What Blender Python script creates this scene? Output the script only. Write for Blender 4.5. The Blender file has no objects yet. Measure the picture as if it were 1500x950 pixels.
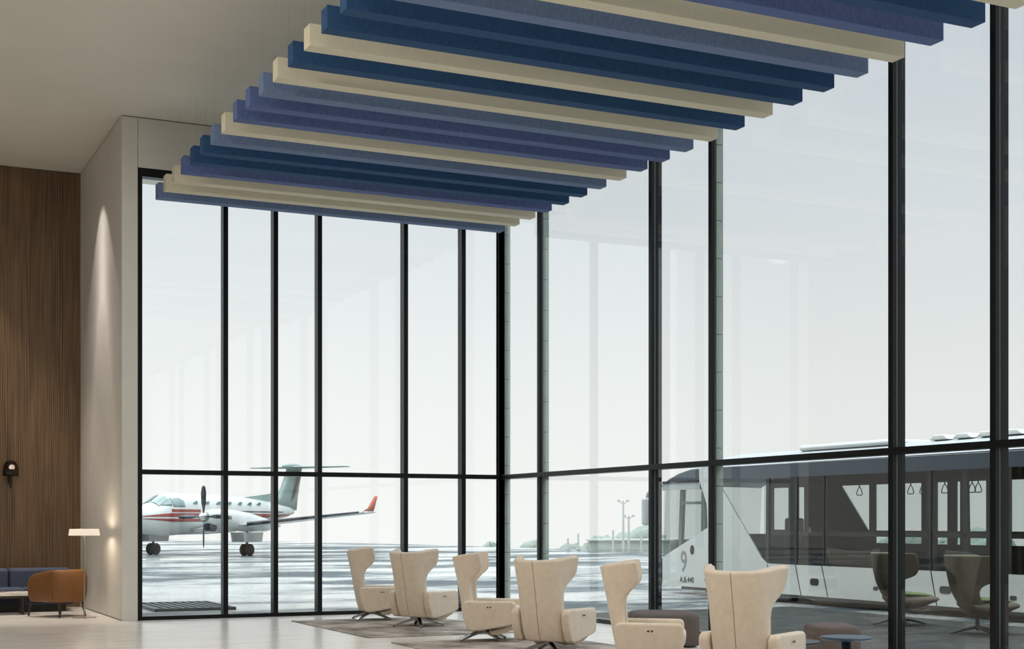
import bpy, bmesh, math, random
from mathutils import Vector, Matrix, noise
random.seed(7)
PI=math.pi
sc=bpy.context.scene
COL=sc.collection
YAW=math.radians(-25.462)
CF=Vector((math.sin(-YAW),math.cos(-YAW),0)); CR=Vector((math.cos(-YAW),-math.sin(-YAW),0))

# ------------------------------------------------------------------ materials
def s2l(c):
    return tuple(((v/255)/12.92 if v/255<=0.04045 else ((v/255+0.055)/1.055)**2.4) for v in c)+(1,)
def newmat(name):
    m=bpy.data.materials.new(name); m.use_nodes=True
    nt=m.node_tree; nt.nodes.clear()
    o=nt.nodes.new('ShaderNodeOutputMaterial'); return m,nt,o
def N(nt,t,**k):
    n=nt.nodes.new('ShaderNode'+t)
    for a,b in k.items(): setattr(n,a,b)
    return n
def mat(name,rgb,rough=.6,metal=0,var=.0,vscale=8,bump=0,bscale=200,coord='Object',stretch=(1,1,1),rgb2=None,spec=.5,coat=0,sheen=0):
    m,nt,o=newmat(name)
    p=N(nt,'BsdfPrincipled'); nt.links.new(p.outputs[0],o.inputs[0])
    c=s2l(rgb); p.inputs['Base Color'].default_value=c
    p.inputs['Roughness'].default_value=rough; p.inputs['Metallic'].default_value=metal
    p.inputs['Specular IOR Level'].default_value=spec
    p.inputs['Coat Weight'].default_value=coat
    if sheen: p.inputs['Sheen Weight'].default_value=sheen
    tc=N(nt,'TexCoord'); mp=N(nt,'Mapping'); mp.inputs['Scale'].default_value=stretch
    nt.links.new(tc.outputs[coord],mp.inputs[0])
    if var or rgb2:
        n=N(nt,'TexNoise'); n.inputs['Scale'].default_value=vscale; n.inputs['Detail'].default_value=6
        nt.links.new(mp.outputs[0],n.inputs['Vector'])
        r=N(nt,'ValToRGB')
        r.color_ramp.elements[0].position=.3; r.color_ramp.elements[1].position=.7
        if rgb2: a,b=s2l(rgb),s2l(rgb2)
        else:
            a=tuple(v*(1-var) for v in c[:3])+(1,); b=tuple(min(1,v*(1+var)) for v in c[:3])+(1,)
        r.color_ramp.elements[0].color=a; r.color_ramp.elements[1].color=b
        nt.links.new(n.outputs['Fac'],r.inputs[0]); nt.links.new(r.outputs[0],p.inputs['Base Color'])
    if bump:
        n=N(nt,'TexNoise'); n.inputs['Scale'].default_value=bscale; n.inputs['Detail'].default_value=3
        nt.links.new(mp.outputs[0],n.inputs['Vector'])
        b=N(nt,'Bump'); b.inputs['Strength'].default_value=bump; b.inputs['Distance'].default_value=.01
        nt.links.new(n.outputs['Fac'],b.inputs['Height']); nt.links.new(b.outputs[0],p.inputs['Normal'])
    return m
def glass(name,tint,ior=1.5,gain=1.0,rough=0):
    m,nt,o=newmat(name)
    t=N(nt,'BsdfTransparent'); t.inputs[0].default_value=tuple(tint)+(1,)
    g=N(nt,'BsdfGlossy'); g.inputs['Roughness'].default_value=rough
    # the pane is a thin slab whose faces do not bend the ray: use the outside angle on both faces
    f=N(nt,'Fresnel'); ge=N(nt,'NewGeometry'); mr_=N(nt,'MapRange'); mr_.inputs[3].default_value=ior; mr_.inputs[4].default_value=1/ior
    nt.links.new(ge.outputs['Backfacing'],mr_.inputs[0]); nt.links.new(mr_.outputs[0],f.inputs[0])
    k=N(nt,'Math',operation='MULTIPLY',use_clamp=True); k.inputs[1].default_value=gain
    x=N(nt,'MixShader')
    nt.links.new(f.outputs[0],k.inputs[0]); nt.links.new(k.outputs[0],x.inputs[0])
    nt.links.new(t.outputs[0],x.inputs[1]); nt.links.new(g.outputs[0],x.inputs[2]); nt.links.new(x.outputs[0],o.inputs[0])
    return m
def emis(name,rgb,s):
    m,nt,o=newmat(name); e=N(nt,'Emission'); e.inputs[0].default_value=s2l(rgb); e.inputs[1].default_value=s
    nt.links.new(e.outputs[0],o.inputs[0]); return m

M={}
M['frame']=mat('black_aluminium',(15,18,19),.35,.5,spec=.5)
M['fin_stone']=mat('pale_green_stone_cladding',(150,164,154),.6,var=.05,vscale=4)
M['gasket']=mat('grey_gasket',(96,108,110),.4,.3)
M['glass']=glass('window_glass',(.965,.975,.968),1.5,1.0)
M['white_wall']=mat('white_plaster',(216,214,208),.55,var=.03,vscale=3)
M['ceiling']=mat('ceiling_plaster',(222,220,210),.7,var=.02,vscale=1.2)
M['fabric']=mat('cream_velvet',(224,209,190),.85,var=.05,vscale=14,bump=.25,bscale=300,sheen=.3)
M['fabric_seam']=mat('tan_piping',(120,98,78),.8)
M['chrome']=mat('dark_chrome',(176,176,176),.25,1)
M['plate']=mat('control_plate',(228,214,194),.45,.1)
M['button']=mat('dark_button',(60,52,45),.4,.2)
M['blackpl']=mat('black_plastic',(22,22,24),.4)
M['table_blue']=mat('blue_lacquer',(52,72,92),.3)
M['table_dark']=mat('dark_blue_lacquer',(16,24,38),.35)
M['pouf']=mat('grey_brown_wool',(98,88,84),.9,var=.1,vscale=60,bump=.3,bscale=400)
M['leather']=mat('cognac_leather',(112,72,30),.6,var=.12,vscale=5,bump=.1,bscale=150)
M['leather_seam']=mat('cognac_leather_seam',(100,55,22),.6)
M['darkwood']=mat('dark_walnut_leg',(45,30,24),.4)
M['sofa']=mat('blue_wool',(66,76,98),.85,var=.1,vscale=50,bump=.2,bscale=300)
M['sofa_base']=mat('sofa_base_fabric',(38,42,60),.85)
M['marble']=mat('white_marble',(238,235,228),.25,rgb2=(205,200,195),vscale=5)
M['steel']=mat('brushed_steel',(170,160,150),.3,1)
M['shade']=None
M['smoke']=glass('smoked_glass',(.55,.50,.46),1.5,1.2)
M['bulb']=emis('opal_bulb',(255,244,228),2.2)
for k,c in dict(S=(106,126,162),P=(88,106,154),D=(36,74,116),C=(214,208,186)).items():
    if k=='C': M[k]=mat('cream_felt',c,.9,var=.03,vscale=30,bump=.1,bscale=300)
    else: M[k]=mat('blue_felt_'+k,c,.92,var=.16,vscale=55,stretch=(1,1,.35),bump=.15,bscale=300)
# plane / bus
M['pl_white']=mat('aircraft_white_paint',(188,193,192),.2,coat=.4)
M['pl_red']=mat('aircraft_red_stripe',(128,46,34),.3)
M['pl_orange']=mat('aircraft_orange_tip',(170,88,62),.4)
M['pl_dark']=mat('aircraft_dark_trim',(28,34,44),.35)
M['pl_grey']=mat('aircraft_grey',(122,142,138),.35)
M['pl_glass']=mat('cockpit_glass',(120,140,140),.08)
M['tyre']=mat('tyre_rubber',(38,36,33),.8)
M['bus_white']=mat('bus_white_paint',(196,201,197),.25,coat=.3)
M['bus_dark']=mat('bus_dark_trim',(58,62,60),.4)
M['bus_band']=mat('bus_band_reflected_blue',(52,66,78),.3)  # dark band; reflected blue of sky and baffles put into its colour
M['bus_roof']=mat('bus_roof_paint',(164,170,172),.35)
M['bus_in']=mat('bus_interior_trim',(50,55,50),.7)
M['bus_glass']=glass('bus_glass',(.84,.865,.86),1.45,.6)
M['bus_ink']=mat('bus_grey_lettering',(128,132,130),.5)
M['bus_black']=mat('bus_black',(20,20,20),.4)
M['olive']=mat('olive_grey_shell',(62,60,48),.75)
M['lime']=mat('lime_lining',(72,90,40),.8)
M['far_tree']=mat('haze_tinted_foliage',(138,150,140),.95,rgb2=(112,126,116),vscale=.8)  # distance haze is mixed into the foliage colour
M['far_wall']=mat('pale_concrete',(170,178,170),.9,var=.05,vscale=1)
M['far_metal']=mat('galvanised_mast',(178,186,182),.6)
M['grate']=mat('dark_grate',(60,70,70),.5)
M['gap']=mat('grate_bars',(120,130,130),.5)

# sheer lamp shade
m,nt,o=newmat('pleated_shade'); e=N(nt,'Emission'); e.inputs[0].default_value=s2l((255,236,214)); e.inputs[1].default_value=.75
d=N(nt,'BsdfDiffuse'); d.inputs[0].default_value=(.3,.28,.25,1); a=N(nt,'AddShader')
nt.links.new(e.outputs[0],a.inputs[0]); nt.links.new(d.outputs[0],a.inputs[1]); nt.links.new(a.outputs[0],o.inputs[0]); M['shade']=m

# walnut veneer
def veneer():
    m,nt,o=newmat('walnut_veneer'); p=N(nt,'BsdfPrincipled'); nt.links.new(p.outputs[0],o.inputs[0]); p.inputs['Roughness'].default_value=.5
    tc=N(nt,'TexCoord'); mp=N(nt,'Mapping'); mp.inputs['Scale'].default_value=(1,1,.035)
    nt.links.new(tc.outputs['Object'],mp.inputs[0])
    n1=N(nt,'TexNoise'); n1.inputs['Scale'].default_value=26; n1.inputs['Detail'].default_value=8; n1.inputs['Distortion'].default_value=.3
    nt.links.new(mp.outputs[0],n1.inputs['Vector'])
    mp2=N(nt,'Mapping'); mp2.inputs['Scale'].default_value=(1,1,.12); nt.links.new(tc.outputs['Object'],mp2.inputs[0])
    n2=N(nt,'TexNoise'); n2.inputs['Scale'].default_value=3; n2.inputs['Detail'].default_value=4; nt.links.new(mp2.outputs[0],n2.inputs['Vector'])
    w=N(nt,'TexWave'); w.inputs['Scale'].default_value=9; w.inputs['Distortion'].default_value=7; w.inputs['Detail'].default_value=2; w.inputs['Detail Scale'].default_value=.6
    nt.links.new(mp.outputs[0],w.inputs['Vector'])
    a=N(nt,'Math',operation='MULTIPLY'); a.inputs[1].default_value=.55; nt.links.new(n1.outputs['Fac'],a.inputs[0])
    b=N(nt,'Math',operation='MULTIPLY_ADD'); b.inputs[1].default_value=.25; nt.links.new(n2.outputs['Fac'],b.inputs[0]); nt.links.new(a.outputs[0],b.inputs[2])
    c=N(nt,'Math',operation='MULTIPLY_ADD'); c.inputs[1].default_value=.2; nt.links.new(w.outputs['Fac'],c.inputs[0]); nt.links.new(b.outputs[0],c.inputs[2])
    r=N(nt,'ValToRGB'); e=r.color_ramp.elements
    e[0].position=.29; e[0].color=s2l((58,44,31)); e[1].position=.72; e[1].color=s2l((134,106,74))
    nt.links.new(c.outputs[0],r.inputs[0]); nt.links.new(r.outputs[0],p.inputs['Base Color'])
    return m
M['veneer']=veneer()
# pale floor with long planks
def floor_mat():
    m,nt,o=newmat('pale_oak_floor'); p=N(nt,'BsdfPrincipled'); nt.links.new(p.outputs[0],o.inputs[0])
    p.inputs['Roughness'].default_value=.32
    tc=N(nt,'TexCoord'); mp=N(nt,'Mapping'); mp.inputs['Scale'].default_value=(.35,5,1); nt.links.new(tc.outputs['Object'],mp.inputs[0])
    n=N(nt,'TexNoise'); n.inputs['Scale'].default_value=4; n.inputs['Detail'].default_value=8; nt.links.new(mp.outputs[0],n.inputs['Vector'])
    r=N(nt,'ValToRGB'); e=r.color_ramp.elements; e[0].position=.3; e[0].color=s2l((224,219,210)); e[1].position=.7; e[1].color=s2l((244,241,236))
    nt.links.new(n.outputs['Fac'],r.inputs[0])
    br=N(nt,'TexBrick'); br.offset=.5; br.inputs['Scale'].default_value=1; br.inputs['Brick Width'].default_value=2.2; br.inputs['Row Height'].default_value=.22
    br.inputs['Mortar Size'].default_value=.002; br.inputs['Color1'].default_value=(1,1,1,1); br.inputs['Color2'].default_value=(.93,.93,.93,1); br.inputs['Mortar'].default_value=(.8,.78,.75,1)
    nt.links.new(tc.outputs['Object'],br.inputs['Vector'])
    x=N(nt,'Mix',data_type='RGBA',blend_type='MULTIPLY'); x.inputs['Factor'].default_value=1
    nt.links.new(r.outputs[0],x.inputs[6]); nt.links.new(br.outputs['Color'],x.inputs[7]); nt.links.new(x.outputs[2],p.inputs['Base Color'])
    rr=N(nt,'MapRange'); rr.inputs[3].default_value=.16; rr.inputs[4].default_value=.32; nt.links.new(n.outputs['Fac'],rr.inputs[0]); nt.links.new(rr.outputs[0],p.inputs['Roughness'])
    return m
M['floor']=floor_mat()
def rug_mat():
    m,nt,o=newmat('distressed_rug'); p=N(nt,'BsdfPrincipled'); nt.links.new(p.outputs[0],o.inputs[0]); p.inputs['Roughness'].default_value=.95
    tc=N(nt,'TexCoord'); n=N(nt,'TexNoise'); n.inputs['Scale'].default_value=1.6; n.inputs['Detail'].default_value=9; n.inputs['Roughness'].default_value=.62
    nt.links.new(tc.outputs['Object'],n.inputs['Vector'])
    r=N(nt,'ValToRGB'); e=r.color_ramp.elements; e[0].position=.38; e[0].color=s2l((116,108,100)); e[1].position=.6; e[1].color=s2l((196,186,174))
    nt.links.new(n.outputs['Fac'],r.inputs[0]); nt.links.new(r.outputs[0],p.inputs['Base Color'])
    n2=N(nt,'TexNoise'); n2.inputs['Scale'].default_value=250; b=N(nt,'Bump'); b.inputs['Strength'].default_value=.4; b.inputs['Distance'].default_value=.005
    nt.links.new(tc.outputs['Object'],n2.inputs['Vector']); nt.links.new(n2.outputs['Fac'],b.inputs['Height']); nt.links.new(b.outputs[0],p.inputs['Normal'])
    return m
M['rug']=rug_mat()
def apron_mat():
    m,nt,o=newmat('wet_tarmac'); p=N(nt,'BsdfPrincipled'); nt.links.new(p.outputs[0],o.inputs[0])
    tc=N(nt,'TexCoord'); mp=N(nt,'Mapping'); mp.inputs['Rotation'].default_value=(0,0,-YAW); mp.inputs['Scale'].default_value=(.55,1,1)
    nt.links.new(tc.outputs['Object'],mp.inputs[0])
    n=N(nt,'TexNoise'); n.inputs['Scale'].default_value=.17; n.inputs['Detail'].default_value=12; n.inputs['Roughness'].default_value=.72
    nt.links.new(mp.outputs[0],n.inputs['Vector'])
    r=N(nt,'ValToRGB'); e=r.color_ramp.elements; e[0].position=.43; e[0].color=(0,0,0,1); e[1].position=.54; e[1].color=(1,1,1,1)
    nt.links.new(n.outputs['Fac'],r.inputs[0])
    c=N(nt,'ValToRGB'); e=c.color_ramp.elements; e[0].position=0; e[0].color=s2l((184,187,183)); e[1].position=1; e[1].color=s2l((26,48,54))
    nt.links.new(r.outputs[0],c.inputs[0]); nt.links.new(c.outputs[0],p.inputs['Base Color'])
    q=N(nt,'MapRange'); q.inputs[3].default_value=.12; q.inputs[4].default_value=.5; nt.links.new(r.outputs[0],q.inputs[0]); nt.links.new(q.outputs[0],p.inputs['Roughness'])
    p.inputs['Specular IOR Level'].default_value=.5
    n2=N(nt,'TexNoise'); n2.inputs['Scale'].default_value=14; n2.inputs['Detail'].default_value=4; nt.links.new(tc.outputs['Object'],n2.inputs['Vector'])
    b=N(nt,'Bump'); b.inputs['Strength'].default_value=.3; b.inputs['Distance'].default_value=.02
    nt.links.new(n2.outputs['Fac'],b.inputs['Height']); nt.links.new(b.outputs[0],p.inputs['Normal'])
    return m
M['apron']=apron_mat()
M['terrace']=mat('dark_terrace_pavers',(34,37,36),.85,spec=.2,rgb2=(62,66,62),vscale=3,bump=.5,bscale=40)

# ------------------------------------------------------------------ mesh helpers
def bx(bm,x0,x1,y0,y1,z0,z1):
    vs=[bm.verts.new((x,y,z)) for x in (x0,x1) for y in (y0,y1) for z in (z0,z1)]
    for f in ((0,1,3,2),(4,6,7,5),(0,4,5,1),(2,3,7,6),(0,2,6,4),(1,5,7,3)):
        bm.faces.new([vs[i] for i in f])
    return vs
def prism(bm,pts,axis,a0,a1):
    """extrude polygon pts (2D) along axis between a0,a1"""
    def mk(p,a):
        if axis=='x': return (a,p[0],p[1])
        if axis=='y': return (p[0],a,p[1])
        return (p[0],p[1],a)
    A=[bm.verts.new(mk(p,a0)) for p in pts]; B=[bm.verts.new(mk(p,a1)) for p in pts]
    n=len(pts)
    bm.faces.new(A); bm.faces.new(B[::-1])
    for i in range(n): bm.faces.new((A[i],A[(i+1)%n],B[(i+1)%n],B[i]))
def tube(bm,pts,r,seg=10,closed=False,flat=None):
    pts=[Vector(p) for p in pts]; n=len(pts)
    rs=r if isinstance(r,(list,tuple)) else [r]*n
    rings=[]; up=None
    for i,p in enumerate(pts):
        if closed: t=(pts[(i+1)%n]-pts[i-1])
        else: t=pts[min(i+1,n-1)]-pts[max(i-1,0)]
        t.normalize()
        if up is None:
            up=Vector((0,0,1)) if abs(t.z)<.9 else Vector((1,0,0))
        u=(up-t*up.dot(t)).normalized(); v=t.cross(u); up=u
        rings.append([bm.verts.new(p+(u*math.cos(2*PI*k/seg)*(flat or 1)+v*math.sin(2*PI*k/seg))*rs[i]) for k in range(seg)])
    m=n if closed else n-1
    for i in range(m):
        a=rings[i]; b=rings[(i+1)%n]
        for k in range(seg): bm.faces.new((a[k],a[(k+1)%seg],b[(k+1)%seg],b[k]))
    if not closed:
        bm.faces.new(rings[0][::-1]); bm.faces.new(rings[-1])
def lathe(bm,prof,cx=0,cy=0,seg=32):
    rings=[]
    for r,z in prof:
        if r<1e-5: rings.append([bm.verts.new((cx,cy,z))])
        else: rings.append([bm.verts.new((cx+r*math.cos(2*PI*k/seg),cy+r*math.sin(2*PI*k/seg),z)) for k in range(seg)])
    for i in range(len(rings)-1):
        a,b=rings[i],rings[i+1]
        for k in range(seg):
            k2=(k+1)%seg
            if len(a)==1 and len(b)==1: continue
            if len(a)==1: bm.faces.new((a[0],b[k2],b[k]))
            elif len(b)==1: bm.faces.new((a[k],a[k2],b[0]))
            else: bm.faces.new((a[k],a[k2],b[k2],b[k]))
    if len(rings[0])>1: bm.faces.new(rings[0][::-1])
    if len(rings[-1])>1: bm.faces.new(rings[-1])
def loft(bm,rings,cap=True):
    R=[[bm.verts.new(p) for p in r] for r in rings]; n=len(R[0])
    for i in range(len(R)-1):
        for k in range(n): bm.faces.new((R[i][k],R[i][(k+1)%n],R[i+1][(k+1)%n],R[i+1][k]))
    if cap:
        bm.faces.new(R[0][::-1]); bm.faces.new(R[-1])
def obj(name,bm,m,parent=None,bevel=0,bseg=2,smooth=False,subsurf=0,label=None,kind=None):
    bmesh.ops.recalc_face_normals(bm,faces=bm.faces)
    me=bpy.data.meshes.new(name); bm.to_mesh(me); bm.free()
    if isinstance(m,str): m=M[m]
    me.materials.append(m)
    o=bpy.data.objects.new(name,me); COL.objects.link(o)
    if parent: o.parent=parent
    if bevel:
        b=o.modifiers.new('bevel','BEVEL'); b.width=bevel; b.segments=bseg; b.limit_method='ANGLE'; b.angle_limit=math.radians(35)
    if subsurf:
        s=o.modifiers.new('sub','SUBSURF'); s.levels=subsurf; s.render_levels=subsurf
    if smooth or subsurf or bevel:
        for p in me.polygons: p.use_smooth=True
        if bevel and not smooth and not subsurf:
            w=o.modifiers.new('wn','WEIGHTED_NORMAL'); w.keep_sharp=True
    if label: o['label']=label
    if kind: o['kind']=kind
    return o
def B(name,x0,x1,y0,y1,z0,z1,m,parent=None,bevel=0,bseg=2,**k):
    bm=bmesh.new(); bx(bm,x0,x1,y0,y1,z0,z1); return obj(name,bm,m,parent,bevel,bseg,**k)
def thing(name,label,cat,loc=(0,0,0),rz=0,group=None,kind=None):
    o=bpy.data.objects.new(name,None); COL.objects.link(o); o.location=loc; o.rotation_euler=(0,0,rz); o.empty_display_size=.1
    if label: o['label']=label
    if cat: o['category']=cat
    if group: o['group']=group
    if kind: o['kind']=kind
    return o
def tag(o,label,cat,group=None,kind=None):
    o['label']=label; o['category']=cat
    if group: o['group']=group
    if kind: o['kind']=kind
    return o
def kids(o): return [c for c in bpy.data.objects if c.parent==o]
def dup(root,loc,rz,label,group=None):
    def rec(o,par):
        c=o.copy(); COL.objects.link(c); c.parent=par
        for ch in KID.get(o.name,[]): rec(ch,c)
        return c
    KID={}
    for q in list(bpy.data.objects):
        if q.parent: KID.setdefault(q.parent.name,[]).append(q)
    r=rec(root,None); r.location=loc; r.rotation_euler=(0,0,rz); r['label']=label
    if group: r['group']=group
    return r

# ------------------------------------------------------------------ room shell
XW,YW,CZ=10.217,21.894,7.63
XL,YB=-7.0,-9.0
ZT=2.256
def struct(o): o['kind']='structure'; return o
struct(B('floor',XL,XW+.17,YB,YW+.17,-.2,0,'floor'))
struct(B('floor',XL,3.909,YW+.17,26.2,-.2,0,'floor'))
struct(B('ceiling',XL,XW+.4,YB,26.2,CZ,CZ+.3,'ceiling'))
w=struct(B('wall_back',XL,3.909,25.89,26.2,0,CZ-.012,'veneer'))
struct(B('wall_left',XL-.3,XL,YB,26.2,-.2,CZ,'white_wall'))
struct(B('wall_rear',XL-.3,XW+.4,YB-.3,YB,-.2,CZ,'white_wall'))
# white pier whose left face closes the sitting niche, with a shadow gap under the ceiling
struct(B('wall_pier',3.909,4.143,YW,26.2,0,CZ-.014,'white_wall'))
struct(B('wall_header',4.15,XW+.17,YW,YW+.25,6.866,CZ-.014,'white_wall'))
struct(B('wall_right',XW,XW+.25,YB,YW-.002,6.866,CZ-.014,'white_wall'))
bm=bmesh.new()
bx(bm,3.92,4.16,YW+.012,26.1,CZ-.014,CZ); bx(bm,4.143,XW+.1,YW+.012,YW+.1,CZ-.014,CZ); bx(bm,4.143,4.15,YW+.012,YW+.1,0.06,CZ)
bx(bm,XL,3.909,25.9,26.0,CZ-.012,CZ); bx(bm,XW+.012,XW+.1,YB,YW,CZ-.014,CZ)
o=obj('trim_1',bm,'bus_black'); struct(o)
B('baseboard_pier',3.903,3.909,YW+.01,25.85,0,.012,'bus_dark')['kind']='structure'

# ------------------------------------------------------------------ curtain wall
MW,MD=.075,.17
def bay_left(n,x0,x1,last=False):
    """bay of the far window wall between x0 and x1; owns the mullion ending at x1"""
    w=thing('window_%d'%n,None,None,((x0+x1)/2,YW,0),0,kind='structure')
    ox,oy=w.location.x,w.location.y
    def P(name,a,b,c,d,e,f,m): return B(name,a-ox,b-ox,c-oy,d-oy,e,f,m,w)
    P('sill',x0,x1,YW,YW+MD,0,.06,'frame'); P('head',x0,x1,YW,YW+MD,6.735,6.866,'frame')
    P('transom',x0,x1,YW,YW+MD,ZT-.036,ZT+.036,'frame')
    P('mullion',x1,x1+MW,YW,YW+.062,0,6.866,'frame'); P('mullion',x1,x1+MW,YW+.078,YW+MD,0,6.866,'frame'); P('gasket',x1+.004,x1+MW-.004,YW+.062,YW+.078,0,6.866,'gasket')
    P('pane',x0,x1,YW+.066,YW+.074,.06,ZT-.036,'glass'); P('pane',x0,x1,YW+.066,YW+.074,ZT+.036,6.735,'glass')
    return w
w=thing('window_1',None,None,(4.18,YW,0),0,kind='structure')
B('jamb',-.03,.033,0,MD,0,6.866,'frame',w)
xs=[4.213,5.456,6.256,6.98,8.455,9.492,10.17]
prev=4.213
for i,x in enumerate(xs[1:]):
    if i<5: bay_left(i+2,prev,x); prev=x+MW
    else: 
        ww=bay_left(i+2,prev,10.205)
# right wall
ys=[21.894,20.521,17.041,15.542,12.058,10.568,7.08,5.59,2.1,.6,-2.9,-4.4,-8.92]
B('trim_2',10.205,XW+MD,YW-.0,YW+MD,0,6.866,'frame')['kind']='structure'
for i in range(len(ys)-1):
    y1=ys[i]-(MW if i else 0); y0=ys[i+1]
    w=thing('window_%d'%(i+8),None,None,(XW,(y0+y1)/2,0),0,kind='structure')
    oy=w.location.y
    def P(name,a,b,c,d,e,f,m): return B(name,a,b,c-oy,d-oy,e,f,m,w)
    P('sill',0,MD,y0,y1,0,.06,'frame'); P('head',0,MD,y0,y1,6.735,6.866,'frame')
    P('transom',0,MD,y0,y1,ZT-.036,ZT+.036,'frame')
    P('mullion',0,.052,y0-MW,y0,0,6.866,'frame'); P('gasket',.052,.068,y0-MW+.004,y0-.004,0,6.866,'gasket'); P('mullion',.068,MD,y0-MW,y0,0,6.866,'frame')
    P('pane',.056,.064,y0,y1,.06,ZT-.036,'glass'); P('pane',.056,.064,y0,y1,ZT+.036,6.735,'glass')

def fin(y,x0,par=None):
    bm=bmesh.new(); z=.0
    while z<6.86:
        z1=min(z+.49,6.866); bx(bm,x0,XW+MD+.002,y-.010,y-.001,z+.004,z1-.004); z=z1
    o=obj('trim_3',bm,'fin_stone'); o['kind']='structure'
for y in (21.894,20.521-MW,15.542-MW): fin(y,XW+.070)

# ------------------------------------------------------------------ felt baffles
seq='SCCPDDSCPPPCDCDDSCPDC'
seq=list(seq); seq[10]='S'
colw={'S':'steel-blue','P':'violet-blue','D':'dark navy-blue','C':'cream'}
ordn=['first','second','third','fourth','fifth','sixth','seventh','eighth','ninth','tenth','eleventh','twelfth','thirteenth','fourteenth','fifteenth','sixteenth','seventeenth','eighteenth','nineteenth','twentieth','twenty-first']
def baffle_parts(root,m):
    bm=bmesh.new(); bx(bm,-2.825,2.825,-.19,0,0,.225); obj('panel',bm,m,root,bevel=.004,bseg=1)
for i in range(21):
    k=seq[i]; y2=21.375-.5702*i
    r=thing('ceiling_baffle','%s felt ceiling baffle beam, %s counted from the far window wall'%(colw[k],ordn[i]),'ceiling baffle',(7.13,y2,6.28),0,'felt baffles hanging from the ceiling')
    baffle_parts(r,M[k])
    for sx in (-2.5,2.5):
        bm=bmesh.new(); tube(bm,[(sx,-.095,.22),(sx,-.095,CZ-6.28)],.0007,4); tube(bm,[(sx,-.095,.22),(sx,-.095,.29)],.009,8)
        obj('hanger_rod',bm,'steel',r)

# ------------------------------------------------------------------ recliner
def interp(t,T):
    for (a,va),(b,vb) in zip(T,T[1:]):
        if t<=b:
            u=(t-a)/(b-a) if b>a else 0; u=max(0,min(1,u)); 
            return va+(vb-va)*u
    return T[-1][1]
def sheet_chair_back(rowsz,xb,ah,fw,flare,thick,topraise,nu=12,rc=.11,bulge=.03):
    """closed upholstered shell: returns bmesh; forward=+x"""
    outer=[]
    for z in rowsz:
        a=interp(z,ah); f=interp(z,fw); x0=interp(z,xb); fl=math.radians(interp(z,flare))
        # half polyline: centre -> corner -> tip
        poly=[]
        for s in range(6): 
            yy=(a-rc)*s/5; poly.append(Vector((x0+bulge*(yy/max(a,.01))**2-bulge*.2,yy)))
        c0=poly[-1].copy(); ang=PI/2-fl
        cc=Vector((c0.x+rc,c0.y))
        for s in range(1,7):
            t=ang*s/6; poly.append(Vector((cc.x-rc*math.cos(t),cc.y+rc*math.sin(t))))
        d=Vector((math.sin(ang) ,math.cos(ang))); last=poly[-1].copy()
        rest=max(.01,f-(last.x-x0))
        for s in range(1,5): poly.append(last+d*rest*s/4/max(.3,math.sin(ang)))
        L=[0]
        for p,q in zip(poly,poly[1:]): L.append(L[-1]+(q-p).length)
        half=[]
        # fixed index sampling: keep columns comparable
        for k in range(nu+1):
            s=L[-1]*k/nu
            j=0
            while j<len(L)-2 and L[j+1]<s: j+=1
            u=(s-L[j])/max(1e-6,L[j+1]-L[j]); half.append(poly[j].lerp(poly[j+1],u))
        row=[]
        for k in range(-nu,nu+1):
            p=half[abs(k)]; u=abs(k)/nu
            zz=z+topraise*u*u*(1-.28*u**8)*max(0,(z-.5)/.55)
            row.append(Vector((p.x,p.y*(1 if k>=0 else -1),zz)))
        outer.append(row)
    nr=len(outer); nc=len(outer[0])
    inner=[[None]*nc for _ in range(nr)]
    for i in range(nr):
        for j in range(nc):
            du=outer[i][min(j+1,nc-1)]-outer[i][max(j-1,0)]
            dv=outer[min(i+1,nr-1)][j]-outer[max(i-1,0)][j]
            n=du.cross(dv); n.normalize()
            # inward must point +x at centre
            if i==0 and j==nc//2: sg=1 if n.x>0 else -1
            inner[i][j]=n
    sg=1 if inner[nr//2][nc//2].x>0 else -1
    bm=bmesh.new()
    O=[[bm.verts.new(p) for p in r] for r in outer]
    I=[[bm.verts.new(outer[i][j]+inner[i][j]*sg*(thick*(.85 if abs(j-nc//2)>nc*.36 else 1.15))) for j in range(nc)] for i in range(nr)]
    for i in range(nr-1):
        for j in range(nc-1):
            bm.faces.new((O[i][j],O[i][j+1],O[i+1][j+1],O[i+1][j])); bm.faces.new((I[i][j],I[i+1][j],I[i+1][j+1],I[i][j+1]))
    for i in range(nr-1):
        for j in (0,nc-1): bm.faces.new((O[i][j],O[i+1][j],I[i+1][j],I[i][j]))
    for j in range(nc-1):
        for i in (0,nr-1): bm.faces.new((O[i][j],O[i][j+1],I[i][j+1],I[i][j]))
    return bm,outer
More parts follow.
